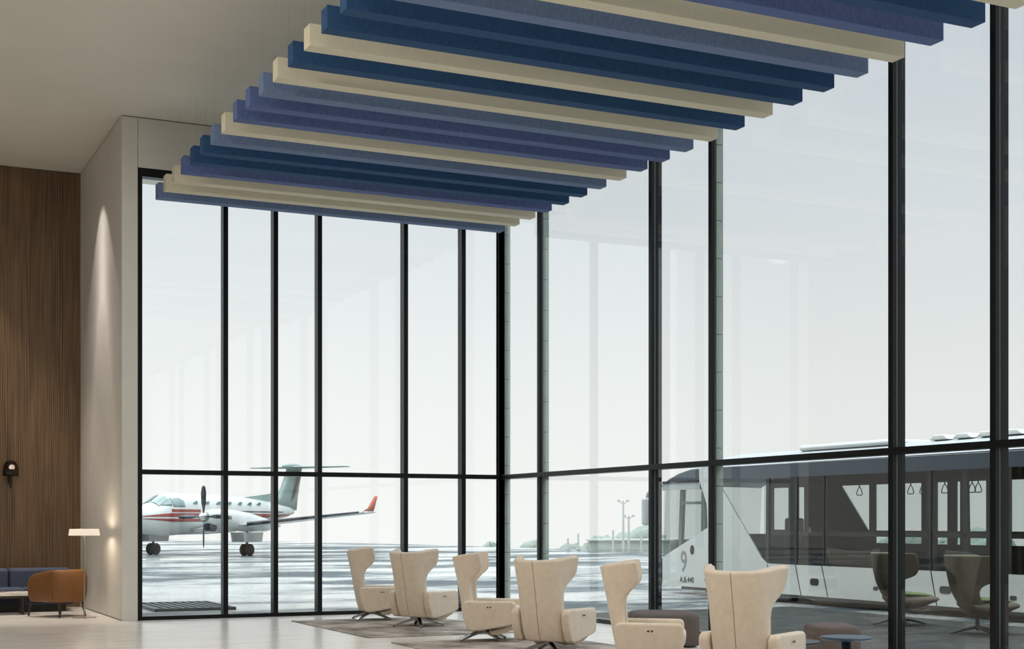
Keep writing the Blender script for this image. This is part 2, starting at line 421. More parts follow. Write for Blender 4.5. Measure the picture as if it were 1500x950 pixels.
def make_recliner():
    t=thing('recliner','x','recliner chair')
    rows=[.13,.15,.25,.36,.48,.6,.68,.74,.79,.84,.89,.94,.99,1.03,1.045]
    bm,outer=sheet_chair_back(rows,
        xb=[(.13,-.17),(.2,-.205),(.4,-.25),(.7,-.30),(1.06,-.375)],
        ah=[(.13,.245),(.25,.268),(.5,.272),(.75,.28),(1.06,.30)],
        fw=[(.13,.13),(.5,.15),(.70,.165),(.76,.21),(.82,.32),(.86,.36),(1.02,.36),(1.06,.345)],
        flare=[(.13,2),(.6,4),(.78,12),(1.06,24)],thick=.085,topraise=.07)
    back=obj('backrest',bm,'fabric',t,subsurf=1)
    bm=bmesh.new(); c=len(outer[0])//2
    tube(bm,[outer[i][c]+Vector((-.001,0,0)) for i in range(len(outer))],.0022,6)
    obj('seam',bm,'fabric_seam',back)
    for s in (-1,1):
        prof=[(-.20,.30),(-.225,.44),(-.21,.49),(-.17,.51),(.41,.505),(.445,.485),(.45,.44),(.45,.255),(.435,.225),(.38,.205),(.0,.135),(-.10,.13),(-.145,.16)]
        bm=bmesh.new(); a,b=(.275,.380) if s>0 else (-.380,-.275)
        prism(bm,prof,'y',a,b)
        arm=obj('armrest',bm,'fabric',t,bevel=.028,bseg=4)
        bm=bmesh.new(); yo=.380*s
        def rr(w,h,r,cx,cz):
            P=[]
            for qx,qz,a0 in ((1,1,0),(-1,1,90),(-1,-1,180),(1,-1,270)):
                for k in range(4):
                    an=math.radians(a0+30*k); P.append((cx+qx*(w/2-r)+r*math.cos(an),cz+qz*(h/2-r)+r*math.sin(an)))
            return P
        prism(bm,rr(.13,.058,.02,.13,.432),'y',yo-.002*s,yo+.003*s)
        pl=obj('control_plate',bm,'plate',arm)
        bm=bmesh.new()
        for dx in (-.018,.018):
            prism(bm,rr(.022,.018,.006,.13+dx,.432),'y',yo+.002*s,yo+.006*s)
        obj('button',bm,'button',pl)
    bm=bmesh.new(); prism(bm,[(-.10,.24),(-.13,.42),(.40,.43),(.47,.41),(.47,.30),(.40,.25),(.0,.19)],'y',-.28,.28)
    obj('seat_cushion',bm,'fabric',t,bevel=.035,bseg=3)
    bm=bmesh.new(); prism(bm,[(.10,.13),(.14,.085),(.22,.08),(.455,.165),(.47,.20),(.44,.22),(.20,.15)],'y',-.27,.27)
    obj('footrest',bm,'fabric',t,bevel=.015,bseg=3)
    bm=bmesh.new(); bx(bm,-.1,.14,-.12,.12,.135,.21); obj('mechanism',bm,'blackpl',t,bevel=.01)
    bm=bmesh.new(); lathe(bm,[(.036,.085),(.036,.15),(.03,.155)]); obj('swivel_hub',bm,'chrome',t,smooth=False)
    for k in range(4):
        an=math.radians(48+90*k); bm=bmesh.new(); d=Vector((math.cos(an),math.sin(an),0)); p=Vector((-d.y,d.x,0))
        R=[]
        for s,zt,zb,w in ((.0,.142,.095,.020),(.03,.140,.095,.022),(.2,.084,.052,.025),(.345,.034,.010,.026),(.365,.020,.006,.022)):
            q=d*s; R.append([q+p*w+Vector((0,0,zb)),q+p*w+Vector((0,0,zt)),q-p*w+Vector((0,0,zt)),q-p*w+Vector((0,0,zb))])
        loft(bm,R); lg=obj('leg',bm,'chrome',t,bevel=.003)
        bm=bmesh.new(); lathe(bm,[(.012,.0),(.012,.012)],d.x*.35,d.y*.35,12); obj('glide',bm,'blackpl',lg)
    return t
ch=make_recliner()
RZ=.011
G='cream wingback recliners by the windows'
spots=[(7.371,20.443,-15,'cream wingback recliner farthest from the camera, leftmost of the row'),
       (7.50,18.85,27,'cream wingback recliner seen from behind, on the far rug beside the leftmost chair'),
       (7.373,16.324,-33,'cream wingback recliner in side view, third from the left, facing right'),
       (7.32,14.40,33,'cream wingback recliner seen from behind, in front of the mullion, fourth from the left'),
       (7.196,12.199,-33,'cream wingback recliner in side view before the dark pouf, fifth from the left'),
       (7.316,10.501,32,'cream wingback recliner nearest the camera, rightmost, seen from behind before the bus')]
for i,(x,y,a,l) in enumerate(spots):
    if i==0:
        ch.location=(x,y,RZ); ch.rotation_euler=(0,0,math.radians(a)); ch['label']=l; ch['group']=G
    else: dup(ch,(x,y,RZ),math.radians(a),l,G)

# rugs
for y0,y1,l in ((17.29,20.75,'grey-beige distressed rug under the two farthest recliners'),(13.03,16.49,'grey-beige distressed rug under the third and fourth recliners'),(8.80,12.30,'grey-beige distressed rug under the two nearest recliners')):
    bm=bmesh.new(); bx(bm,-1.15,1.15,-(y1-y0)/2,(y1-y0)/2,0,.01); o=obj('rug',bm,'rug'); o.location=(7.35,(y0+y1)/2,0.001); tag(o,l,'rug','distressed rugs')

# side tables
def ctable(loc,label,r,zt,top,base='table_dark'):
    t=thing('side_table',label,'side table',loc,0,'round pedestal side tables')
    bm=bmesh.new(); lathe(bm,[(.19,0),(.19,.012),(.135,.19),(.05,.235),(.035,zt-.03)],seg=40); obj('pedestal',bm,base,t,smooth=True).data.polygons.foreach_set('use_smooth',[False]*len(t.children[0].data.polygons)) if False else None
    for c in kids(t): 
        for p in c.data.polygons: p.use_smooth=True
    bm=bmesh.new(); lathe(bm,[(r*.9,zt-.03),(r,zt-.018),(r,zt-.004),(r-.006,zt),(0,zt)],seg=48); obj('table_top',bm,top,t)
ctable((8.10,19.24,RZ),'dark blue cone-base side table under the second recliner from the left',.22,.33,'table_dark')
ctable((8.08,15.02,RZ),'dark blue cone-base side table behind the fourth recliner',.22,.33,'table_dark')
ctable((8.10,10.95,RZ),'low dark blue side table just right of the nearest recliner',.29,.37,'table_dark')
t=thing('side_table','taller slate-blue round side table before the right-hand pouf','side table',(8.20,10.24,RZ),0,'round pedestal side tables')
bm=bmesh.new(); lathe(bm,[(.15,0),(.15,.01),(.05,.03),(.04,.43)],seg=32); obj('pedestal',bm,'table_blue',t,smooth=True)
bm=bmesh.new(); lathe(bm,[(.20,.425),(.23,.44),(.23,.452),(.224,.458),(0,.458)],seg=48); obj('table_top',bm,'table_blue',t)

# poufs
def pouf(loc,w,d,label,rz):
    bm=bmesh.new(); bx(bm,-w/2,w/2,-d/2,d/2,0.012,.40)
    t=thing('pouf',label,'pouf',loc,rz,'grey-brown poufs')
    P=[]
    for qx,qy,a0 in ((1,1,0),(-1,1,90),(-1,-1,180),(1,-1,270)):
        for k in range(7):
            an=math.radians(a0+15*k); r=.14; P.append((qx*(w/2-r)+r*math.cos(an),qy*(d/2-r)+r*math.sin(an)))
    bm.free(); bm=bmesh.new()
    n=len(P)
    R=[]
    for s,z in ((.97,.02),(1,.05),(1,.33),(.985,.365),(.93,.39),(.80,.402),(.4,.408)):
        R.append([(p[0]*s,p[1]*s,z) for p in P])
    loft(bm,R); obj('cushion_body',bm,'pouf',t,smooth=True)
    bm=bmesh.new(); loft(bm,[[(p[0]*.9,p[1]*.9,0) for p in P],[(p[0]*.9,p[1]*.9,.03) for p in P]]); obj('plinth',bm,'blackpl',t)
pouf((9.13,14.88,0),.80,.95,'dark grey-brown pouf behind the fifth recliner, by the window',YAW)
pouf((9.62,12.25,0),.50,.75,'grey-brown pouf at the window behind the slate-blue side table',YAW)

# ------------------------------------------------------------------ sofa, coffee table, armchair, lamps
t=thing('sofa','blue wool sofa against the walnut wall at the left','sofa',(2.2,25.3,0),0)
def SB(name,x0,x1,y0,y1,z0,z1,m,bev): return B(name,x0-2.2,x1-2.2,y0-25.3,y1-25.3,z0,z1,m,t,bevel=bev,bseg=4)
X1=3.66
for i,(a,b) in enumerate(((-1.0,.62),(.63,2.645),(2.655,X1))):
    SB('back_cushion',a,b,25.25,25.62,.30,.71,'sofa',.06)
for a,b in ((-1.0,.72),(.73,2.845),(2.855,X1-.1)):
    SB('seat_cushion',a,b,24.62,25.28,.24,.40,'sofa',.04)
SB('frame',-1.0,X1-.05,24.66,25.6,.12,.245,'sofa_base',.02)
SB('plinth',-.9,X1-.15,24.8,25.5,0,.125,'bus_black',0)
t=thing('coffee_table','low white marble coffee table before the blue sofa','coffee table',(1.9,24.30,0),0)
B('table_top',-1.1,.98,-.22,.24,.305,.36,'marble',t,bevel=.006)
B('apron',-1.04,.90,-.18,.20,.26,.305,'darkwood',t,bevel=.004)
for sx in (-.95,.84):
    for sy in (-.14,.16): B('leg',sx-.02,sx+.02,sy-.02,sy+.02,0,.265,'darkwood',t)
bm=bmesh.new(); lathe(bm,[(.05,0),(.06,.008),(.055,.014),(.0,.014)],seg=20); o=obj('small_dish',bm,'steel'); o.location=(2.45,24.25,.36); tag(o,'small steel dish on the white marble coffee table','dish')

# armchair : barrel shell facing -X (local forward +x)
t=thing('armchair','cognac leather barrel armchair with dark legs beside the floor lamp','armchair',(3.22,23.42,0),math.radians(118))
t.scale=(.96,.96,1.0)
def arm_shell():
    # plan path from left arm front round the back to right arm front
    path=[]
    L,W,r=.42,.33,.22
    pts=[(L,W)]
    for s in range(1,5): pts.append((L-(L+.16)*s/4,W))
    for k in range(1,9):
        an=PI/2*k/8; pts.append((-.16-r*math.sin(an),W-r+r*math.cos(an)))
    pts=pts+[(x,-y) for x,y in pts[::-1]]
    bm=bmesh.new(); rings=[]
    n=len(pts)
    for i,(x,y) in enumerate(pts):
        p=Vector((x,y,0)); a=Vector((*pts[max(i-1,0)],0)); b=Vector((*pts[min(i+1,n-1)],0)); tt=(b-a).normalized(); nn=Vector((tt.y,-tt.x,0))
        if nn.dot(Vector((.05,0,0))-p)>0: nn=-nn   # outward
        u=(x+.38)/.80
        ztop=.755-.03*max(0,u)-.085*max(0,u)**2
        if u<.1: ztop=.752
        zb=.235
        bow=.035
        prof=[(0-.05,zb),(-.01,zb-.005),(.012,zb+.05),(bow,zb+.2),(bow*.9,ztop-.14),(.012,ztop-.03),(-.02,ztop),(-.05,ztop-.005),(-.07,ztop-.04),(-.075,zb+.1)]
        rings.append([p+nn*o_+Vector((0,0,z)) for o_,z in prof])
    loft(bm,rings); return bm,rings
bm,rings=arm_shell(); sh=obj('shell',bm,'leather',t,subsurf=1)
for idx in (6,len(rings)-7):
    bm=bmesh.new(); tube(bm,[rings[idx][k] for k in (1,2,3,4,5,6)],.0035,6); obj('seam',bm,'leather_seam',sh)
bm=bmesh.new(); bx(bm,-.25,.38,-.26,.26,.24,.43); obj('seat_cushion',bm,'leather',t,bevel=.04,bseg=3)
for (x,y,dx,dy) in ((.38,.29,.03,.02),(.38,-.29,.03,-.02),(-.28,.22,-.06,.03),(-.28,-.22,-.06,-.03)):
    bm=bmesh.new(); tube(bm,[(x,y,.27),(x+dx,y+dy,0)],[.024,.013],10); obj('leg',bm,'darkwood',t)

t=thing('floor_lamp','slim steel floor lamp with a glowing pleated drum shade beside the armchair','floor lamp',(3.49,22.75,0),0)
bm=bmesh.new(); tube(bm,[(0,0,.01),(0,0,1.40)],.011,10); obj('pole',bm,'steel',t)
bm=bmesh.new()
for an in (20,140,260):
    a=math.radians(an); tube(bm,[(0,0,.012),(.2*math.cos(a),.2*math.sin(a),.007)],.007,6)
obj('base',bm,'steel',t)
bm=bmesh.new(); seg=96; R=[]
for rr_,z in ((.232,1.285),(.218,1.385),(.213,1.385),(.227,1.285)):
    R.append([((rr_+(.003 if k%2 else 0))*math.cos(2*PI*k/seg),(rr_+(.003 if k%2 else 0))*math.sin(2*PI*k/seg),z) for k in range(seg)])
R.append(R[0]); loft(bm,R,cap=False); obj('lamp_shade',bm,'shade',t)
bm=bmesh.new()
for an in (0,120,240):
    a=math.radians(an); tube(bm,[(0,0,1.375),(.215*math.cos(a),.215*math.sin(a),1.375)],.003,6)
obj('shade_ring',bm,'steel',t)
bm=bmesh.new(); bmesh.ops.create_uvsphere(bm,u_segments=16,v_segments=10,radius=.03,matrix=Matrix.Translation((0,0,1.34))); obj('bulb',bm,'bulb',t,smooth=True)

t=thing('wall_sconce','smoked glass dome wall lamp with a glowing bulb on the walnut wall','wall lamp',(2.72,25.70,2.28),0)
bm=bmesh.new(); prof=[(.135,0),(.133,.08),(.125,.16),(.10,.225),(.06,.262),(.0,.275)]
lathe(bm,prof+[]); bmesh.ops.delete(bm,geom=[f for f in bm.faces if len(f.verts)>4],context='FACES'); o=obj('glass_dome',bm,'smoke',t,smooth=True)
s=o.modifiers.new('sol','SOLIDIFY'); s.thickness=.006
bm=bmesh.new(); bmesh.ops.create_uvsphere(bm,u_segments=20,v_segments=12,radius=.048,matrix=Matrix.Translation((0.02,0,.15))); obj('bulb',bm,'bulb',t,smooth=True)
bm=bmesh.new(); tube(bm,[(0,0,.11),(0,0,-.20)],.022,12); tube(bm,[(0,0,-.05),(0,.185,-.05)],.012,8); lathe(bm,[(.06,.10),(.06,.115),(.03,.118)],seg=24); obj('stem',bm,'blackpl',t)
bm=bmesh.new(); bx(bm,-.03,.03,.175,.189,-.12,.02); obj('wall_plate',bm,'blackpl',t)

# ------------------------------------------------------------------ outside ground
def pix_ground(px,py,z=0.):
    d=CF+CR*((px-750)/2083.33)+Vector((0,0,(763.5-py)/2083.33)); s=(z-1.5)/d.z
    return Vector((d.x*s,d.y*s,z))
e1=pix_ground(60,786); e2=pix_ground(560,795); e3=pix_ground(940,806); e4=pix_ground(1500,812)
GZ=-.03
bm=bmesh.new()
poly=[(-12,26.2),(3.9,26.2),(4.0,YW+.17),(XW+.17,YW+.17),(XW+.17,-9.3),(70,-9.3),(e4.x,e4.y),(e3.x,e3.y),(e2.x,e2.y),(e1.x,e1.y),(-30,130)]
vs=[bm.verts.new((x,y,GZ)) for x,y in poly]; vb=[bm.verts.new((x,y,GZ-1)) for x,y in poly]
bm.faces.new(vs); bm.faces.new(vb[::-1])
for i in range(len(poly)): j=(i+1)%len(poly); bm.faces.new((vs[i],vs[j],vb[j],vb[i]))
bmesh.ops.triangulate(bm,faces=[f for f in bm.faces if len(f.verts)>4])
struct(obj('ground',bm,'apron'))
# paved strip along the right window wall
struct(B('terrace_paving',XW+.17,15.3,2.0,20.6,GZ-.05,0,'terrace'))
# grate
t=thing('door_mat_grate','dark metal grate lying on the wet tarmac outside the leftmost window','grate',(5.6,25.42,GZ),0)
B('frame',-.70,.70,-1.04,-.98,0,.05,'grate',t); B('frame',-.70,.70,.98,1.04,0,.05,'grate',t); B('frame',-.70,-.65,-.98,.98,0,.05,'grate',t); B('frame',.65,.70,-.98,.98,0,.05,'grate',t)
for k in range(9):
    x=-.60+k*.143; B('bar',x-.028,x+.028,-.98,.98,.01,.045,'grate',t)
B('tray',-.65,.65,-.98,.98,0.002,.008,'gap',t)

# ------------------------------------------------------------------ aeroplane
th=math.radians(65.5)
org=CF*64.6+CR*((292-750)/2083.33*64.6)
head=CR*(-math.cos(th))+CF*(-math.sin(th))
pl=thing('aeroplane','white twin-propeller aeroplane with red stripes and T-tail parked on the wet apron','aeroplane',(org.x,org.y,GZ),math.atan2(head.y,head.x))
# stations: x, zc, halfwidth, halfheight
ST=[(6.3,1.58,.05,.05),(6.15,1.58,.20,.18),(5.7,1.58,.40,.36),(5.0,1.60,.58,.50),(4.4,1.61,.66,.58),(3.9,1.63,.70,.64),(3.5,1.66,.73,.70),(3.1,1.74,.75,.83),(2.7,1.82,.76,.92),(2.3,1.86,.76,.95),(1.5,1.87,.76,.93),(-.5,1.87,.76,.92),(-2.5,1.89,.72,.86),(-4.0,1.94,.60,.70),(-5.5,2.0,.44,.50),(-6.5,2.03,.30,.34),(-7.2,2.04,.20,.24),(-7.7,2.05,.08,.12)]
def st(x):
    for a,b in zip(ST,ST[1:]):
        if b[0]<=x<=a[0]:
            u=(x-b[0])/(a[0]-b[0]); return [b[i]+(a[i]-b[i])*u for i in range(4)]
    return ST[0] if x>ST[0][0] else ST[-1]
bm=bmesh.new()
loft(bm,[[(x,w*math.cos(2*PI*k/28),zc+h*math.sin(2*PI*k/28)) for k in range(28)] for x,zc,w,h in ST])
fus=obj('fuselage',bm,'pl_white',pl,smooth=True)
def patch(name,xs,zl,zh,m,par,off=.012,side=1):
    """strip on fuselage side: zl(x), zh(x) heights"""
    bm=bmesh.new(); rows=[]
    for x in xs:
        _,zc,w,h=st(x); row=[]
        for k in range(6):
            z=zl(x)+(zh(x)-zl(x))*k/5; q=max(-1,min(1,(z-zc)/h)); an=math.asin(q)
            row.append(Vector((x,side*((w+off)*math.cos(an)),zc+(h+off)*math.sin(an))))
        rows.append(row)
    V=[[bm.verts.new(p) for p in r] for r in rows]
    U=[[bm.verts.new(Vector((p.x,p.y-side*.01,p.z))) for p in r] for r in rows]
    for i in range(len(V)-1):
        for k in range(5):
            bm.faces.new((V[i][k],V[i][k+1],V[i+1][k+1],V[i+1][k])); bm.faces.new((U[i][k],U[i+1][k],U[i+1][k+1],U[i][k+1]))
    for i in range(len(V)-1):
        for k in (0,5): bm.faces.new((V[i][k],V[i+1][k],U[i+1][k],U[i][k]))
    return obj(name,bm,m,par,smooth=True)
def lin(a,b,x0=5.8,x1=-7.4): return lambda x: a+(b-a)*(x0-x)/(x0-x1)
xs_=[4.9-.5*i for i in range(25)]
for side in (1,-1):
    f=lambda x: min(1,max(.05,(5.0-x)/2.0))
    patch('stripe',xs_,lambda x:1.74,lambda x:1.74+.16*f(x),'pl_red',fus,side=side)
    patch('stripe',xs_,lambda x:1.66-.13*f(x),lambda x:1.66,'pl_red',fus,side=side)
    patch('stripe',[2.9-.4*i for i in range(6)],lambda x:1.95,lambda x:2.07,'pl_red',fus,side=side)
    patch('stripe',[-.8-.5*i for i in range(12)],lambda x:1.97,lambda x:2.02,'pl_dark',fus,side=side)
    # cockpit windows
    patch('cockpit_window',[3.35,3.15,2.95,2.8],lambda x:2.22,lambda x:2.24+.30*min(1,(3.45-x)/.5),'pl_glass',fus,side=side,off=.02)
    patch('cockpit_window',[2.74,2.5,2.2,1.95],lambda x:2.18,lambda x:2.56 if x>2.1 else 2.44,'pl_glass',fus,side=side,off=.02)
    for k in range(7):
        x=1.2-.85*k; cx,zc,w,h=st(x); z=2.32; an=math.asin((z-zc)/h)
        bm=bmesh.new(); bmesh.ops.create_cone(bm,cap_ends=True,segments=20,radius1=.15,radius2=.15,depth=.03,matrix=Matrix.Translation((x,side*((w)*math.cos(an)+.01),z))@Matrix.Rotation(PI/2-side*math.asin((z-zc)/h)*.9,4,'X'))
        obj('cabin_window',bm,'pl_grey',fus)
# windscreen centre
bm=bmesh.new()
R=[]
for x,za in ((3.5,2.30),(3.2,2.50),(2.85,2.66)):
    _,zc,w,h=st(x); R.append([Vector((x,y,zc+(h+.025)*math.sqrt(max(0,1-(y/(w+.02))**2)))) for y in (-.5,-.3,-.05,.05,.3,.5)])
for a,b in zip(R,R[1:]):
    for k in (0,1,3,4):
        bm.faces.new([bm.verts.new(p) for p in (a[k],a[k+1],b[k+1],b[k])])
o=obj('windscreen',bm,'pl_glass',fus); sm=o.modifiers.new('s','SOLIDIFY'); sm.thickness=.02
def aero(rootle,rootte,zr,tr,tiple,tipte,zt,tt,yr,yt,name,m,par,nseg=6):
    def sect(le,te,y,z,t):
        P=[]
        for k in range(16):
            a=2*PI*k/16; c=(1+math.cos(a))/2; xx=te+(le-te)*c
            th_=t*(math.sin(a))*(.35+.65*(math.sqrt(max(0,1-c)) if c>.6 else .9*c+.1))
            P.append((xx,y,z+th_))
        return P
    bm=bmesh.new(); R=[]
    for i in range(nseg+1):
        u=i/nseg; R.append(sect(rootle+(tiple-rootle)*u,rootte+(tipte-rootte)*u,yr+(yt-yr)*u,zr+(zt-zr)*u,tr+(tt-tr)*u))
    loft(bm,R); return obj(name,bm,m,par,smooth=True)
for s in (1,-1):
    wg=aero(1.35,-1.1,1.15,.20,.55,-.55,1.93,.08,.4*s,8.9*s,'wing','pl_white',pl,10)
    # de-icing boot on the leading edge
    bm=bmesh.new(); P=[]
    for u in (0.36,1.0):
        P.append(Vector((1.35+(.55-1.35)*u+.01,s*(.4+8.3*u),1.15+.78*u)))
    tube(bm,P,[.10,.045],10,flat=.9); obj('wing_boot',bm,'pl_dark',wg)
    bm=bmesh.new(); R=[]
    for u,x,y,z,c in ((0,.10,8.86,1.93,.95),(.4,-.1,8.92,2.1,.6),(1,-.35,9.02,2.62,.28)):
        R.append([(x+c/2,y*s,z),(x,(y+.03)*s,z),(x-c/2,y*s,z),(x,(y-.03)*s,z)])
    loft(bm,R); obj('winglet',bm,'pl_orange',pl,smooth=True)
    # nacelle
    bm=bmesh.new(); yn=2.6*s
    NS=[(3.05,1.72,.20,.20),(2.9,1.72,.28,.30),(2.4,1.68,.34,.40),(1.2,1.60,.38,.46),(0,1.50,.38,.44),(-1.4,1.38,.30,.30),(-2.6,1.34,.06,.06)]
    loft(bm,[[(x,yn+w*math.cos(2*PI*k/20),z+h*math.sin(2*PI*k/20)) for k in range(20)] for x,z,w,h in NS])
    nc=obj('engine_nacelle',bm,'pl_white',pl,smooth=True)
    bm=bmesh.new(); tube(bm,[(2.95,yn,1.30),(2.5,yn,1.28)],[.17,.2],14); obj('air_intake',bm,'pl_dark',nc)
    bm=bmesh.new(); tube(bm,[(2.35,yn+.30*s,1.75),(2.25,yn+.50*s,1.72),(2.0,yn+.56*s,1.70)],.09,10); obj('exhaust_stack',bm,'chrome',nc,smooth=True)
    bm=bmesh.new(); loft(bm,[[(x,yn+r*math.cos(2*PI*k/16),1.74+r*math.sin(2*PI*k/16)) for k in range(16)] for x,r in ((3.04,.21),(3.2,.20),(3.35,.14),(3.48,.02))]); 
    sp=obj('spinner',bm,'chrome',nc,smooth=True)
    for k in range(4):
        an=PI/2*k; d=Vector((0,math.cos(an),math.sin(an))); q=Vector((.55,-math.sin(an)*.84,math.cos(an)*.84))
        R=[]
        for r,wd in ((.15,.03),(.35,.05),(.6,.10),(1.0,.11),(1.25,.08),(1.33,.02)):
            c=Vector((3.17,yn,1.74))+d*r; qq=q*wd; nn=d.cross(q).normalized()*.018
            R.append([c+qq,c+nn,c-qq,c-nn])
        bm=bmesh.new(); loft(bm,R); obj('propeller_blade',bm,'pl_dark',nc,smooth=True)
    # main gear
    bm=bmesh.new(); tube(bm,[(0,yn,.25),(0,yn,1.3)],.06,8); g=obj('landing_gear_strut',bm,'pl_dark',pl)
    for e in (-.15,.15):
        bm=bmesh.new(); R=[]
        for yy,r in ((-.09,.16),(-.085,.24),(-.05,.27),(.05,.27),(.085,.24),(.09,.16)):
            R.append([(r*math.cos(2*PI*k/24),yn+e+yy,.27+r*math.sin(2*PI*k/24)) for k in range(24)])
        loft(bm,R); obj('wheel',bm,'tyre',g,smooth=True)
    bm=bmesh.new(); prism(bm,[(-.65,.62),(.65,.62),(.75,1.05),(-.75,1.05)],'y',yn+.33*s,yn+.36*s); obj('gear_door',bm,'pl_white',pl)
    bm=bmesh.new(); prism(bm,[(-.65,.62),(.65,.62),(.75,1.05),(-.75,1.05)],'y',yn-.36*s,yn-.33*s); obj('gear_door',bm,'pl_white',pl)
    aero(-7.1,-8.5,4.25,.10,-7.9,-8.6,4.28,.05,.05*s,2.8*s,'tailplane','pl_grey',pl,3)
    pass
bm=bmesh.new()
tube(bm,[(5.2,0,.2),(5.2,0,1.2)],.05,8); g=obj('landing_gear_strut',bm,'pl_dark',pl)
bm=bmesh.new(); R=[]
for yy,r in ((-.08,.14),(-.075,.22),(-.04,.25),(.04,.25),(.075,.22),(.08,.14)):
    R.append([(5.2+r*math.cos(2*PI*k/24),yy,.25+r*math.sin(2*PI*k/24)) for k in range(24)])
loft(bm,R); obj('wheel',bm,'tyre',g,smooth=True)
# fin with dorsal fillet
bm=bmesh.new()
def finsec(z,le,te,t): 
    c=(le+te)/2; return [(le,0,z),(le*.75+te*.25,t,z),(c,t*.9,z),(te*.9+le*.1,t*.3,z),(te,0,z),(te*.9+le*.1,-t*.3,z),(c,-t*.9,z),(le*.75+te*.25,-t,z)]
loft(bm,[finsec(2.1,-5.4,-8.0,.14),finsec(2.7,-6.1,-8.1,.12),finsec(3.3,-6.6,-8.25,.10),finsec(4.2,-7.1,-8.5,.08)])
fin=obj('tail_fin',bm,'pl_grey',pl,smooth=True)
bm=bmesh.new(); loft(bm,[[(-3.0,0,2.64),(-3.05,.03,2.6),(-3.05,-.03,2.6)],[(-5.2,0,2.85),(-5.2,.08,2.3),(-5.2,-.08,2.3)],[(-6.5,0,3.0),(-6.5,.10,2.2),(-6.5,-.10,2.2)]]); obj('dorsal_fillet',bm,'pl_grey',pl)
for s in (1,-1):
    for k,(mm,dx,w_) in enumerate((('pl_dark',0,.06),('pl_red',.10,.10),('pl_dark',.24,.05))):
        bm=bmesh.new(); x0=-7.35-dx
        prism(bm,[(x0,2.55+.1*k),(x0-w_*.5,2.55+.1*k),(x0-.70-w_,4.05),(x0-.70,4.05)],'y',.115*s,.125*s); obj('fin_stripe',bm,mm,fin)
bm=bmesh.new(); bmesh.ops.create_uvsphere(bm,u_segments=16,v_segments=10,radius=1,matrix=Matrix.Translation((-7.6,0,4.28))@Matrix.Diagonal((.9,.16,.17,1))); obj('tail_bullet',bm,'pl_grey',pl,smooth=True)

# ------------------------------------------------------------------ bus  (local: x = X-16.133 , y = world y -19.5)
bus=thing('airport_bus','white airport apron bus number 9 with tinted windows parked beyond the right glass wall','bus',(16.133,19.5,GZ),0)
BY=19.5; dz=-GZ
def Q(p): return (p[0]-BY,p[1]+dz)
BW=2.6; FY=26.35; RY=12.4
lower=[(FY,.14),(RY,.13),(RY,.697),(22.45,.697),(22.60,.725),(22.72,.80),(24.01,2.097),(24.58,2.60),(24.89,2.60),(24.88,2.35),(24.60,1.85),(24.555,1.381),(FY,.72)]
bm=bmesh.new(); prism(bm,[Q(p) for p in lower],'x',0,.05); side=obj('side_panel',bm,'bus_white',bus)
bm=bmesh.new(); prism(bm,[Q(p) for p in [(FY,.14),(RY,.13),(RY,.80),(FY,.80)]],'x',BW-.05,BW); obj('side_panel',bm,'bus_white',bus)
# seams, handles, markings
for (y0,z0,y1,z1) in ((22.50,.697,22.40,.14),(21.62,.697,21.45,.14),(20.84,.697,20.66,.14),(18.0,.697,17.86,.14),(16.4,.697,16.3,.14)):
    bm=bmesh.new(); prism(bm,[Q(p) for p in ((y0-.012,z0),(y0+.012,z0),(y1+.012,z1),(y1-.012,z1))],'x',-.003,.003); obj('door_seam',bm,'bus_black',side)
def rrect(cy,cz,w,h,r,n=5):
    P=[]
    for qx,qz,a0 in ((1,1,0),(-1,1,90),(-1,-1,180),(1,-1,270)):
        for k in range(n):
            an=math.radians(a0+90/(n-1)*k); P.append((cy+qx*(w/2-r)+r*math.cos(an),cz+qz*(h/2-r)+r*math.sin(an)))
    return P
for cy,cz,w,h,m in ((21.05,.40,.25,.13,'bus_black'),(17.66,.40,.27,.12,'bus_dark'),(19.36,.35,.13,.07,'bus_dark'),(16.2,.34,.14,.07,'bus_dark'),(24.62,.30,.12,.045,'bus_dark')):
    bm=bmesh.new(); prism(bm,[Q(p) for p in rrect(cy,cz,w,h,h*.45)],'x',-.006,.003); obj('recessed_handle',bm,m,side)
bm=bmesh.new(); prism(bm,[Q((25.145+.075*math.cos(a*PI/10),.91+.10*math.sin(a*PI/10))) for a in range(20)],'x',-.006,.003); obj('fuel_cap',bm,'bus_black',side)
def textobj(body,size,y,z,parent,m,sx=1):
    cu=bpy.data.curves.new('bus_text','FONT'); cu.body=body; cu.size=size; cu.extrude=.001; cu.offset=size*.009; cu.space_character=1.0
    tmp=bpy.data.objects.new('tmp_text',cu); COL.objects.link(tmp)
    dg=bpy.context.evaluated_depsgraph_get(); me=bpy.data.meshes.new_from_object(tmp.evaluated_get(dg))
    bpy.data.objects.remove(tmp)
    o=bpy.data.objects.new('lettering',me); COL.objects.link(o); me.materials.clear(); me.materials.append(M[m]); o.parent=parent
    # text x axis -> -Y world (reads left to right when seen from -X), up -> Z
    o.matrix_local=Matrix.Translation((-.004,y-BY,z+dz))@Matrix(((0,0,-1,0),(-1,0,0,0),(0,1,0,0),(0,0,0,1)))@Matrix.Diagonal((sx,1,1,1))
    return o
t9=textobj('9',.62,25.60,.45,side,'bus_ink',.85); t9.name='fleet_number'
t9.data.name='fleet_number'
textobj('A.B.440',.17,25.62,.225,side,'bus_black',1.02)
# dark skirt strip
B('skirt',0.02,BW-.02,RY-BY,25.6-BY,.08+dz,.14+dz,'bus_dark',bus)
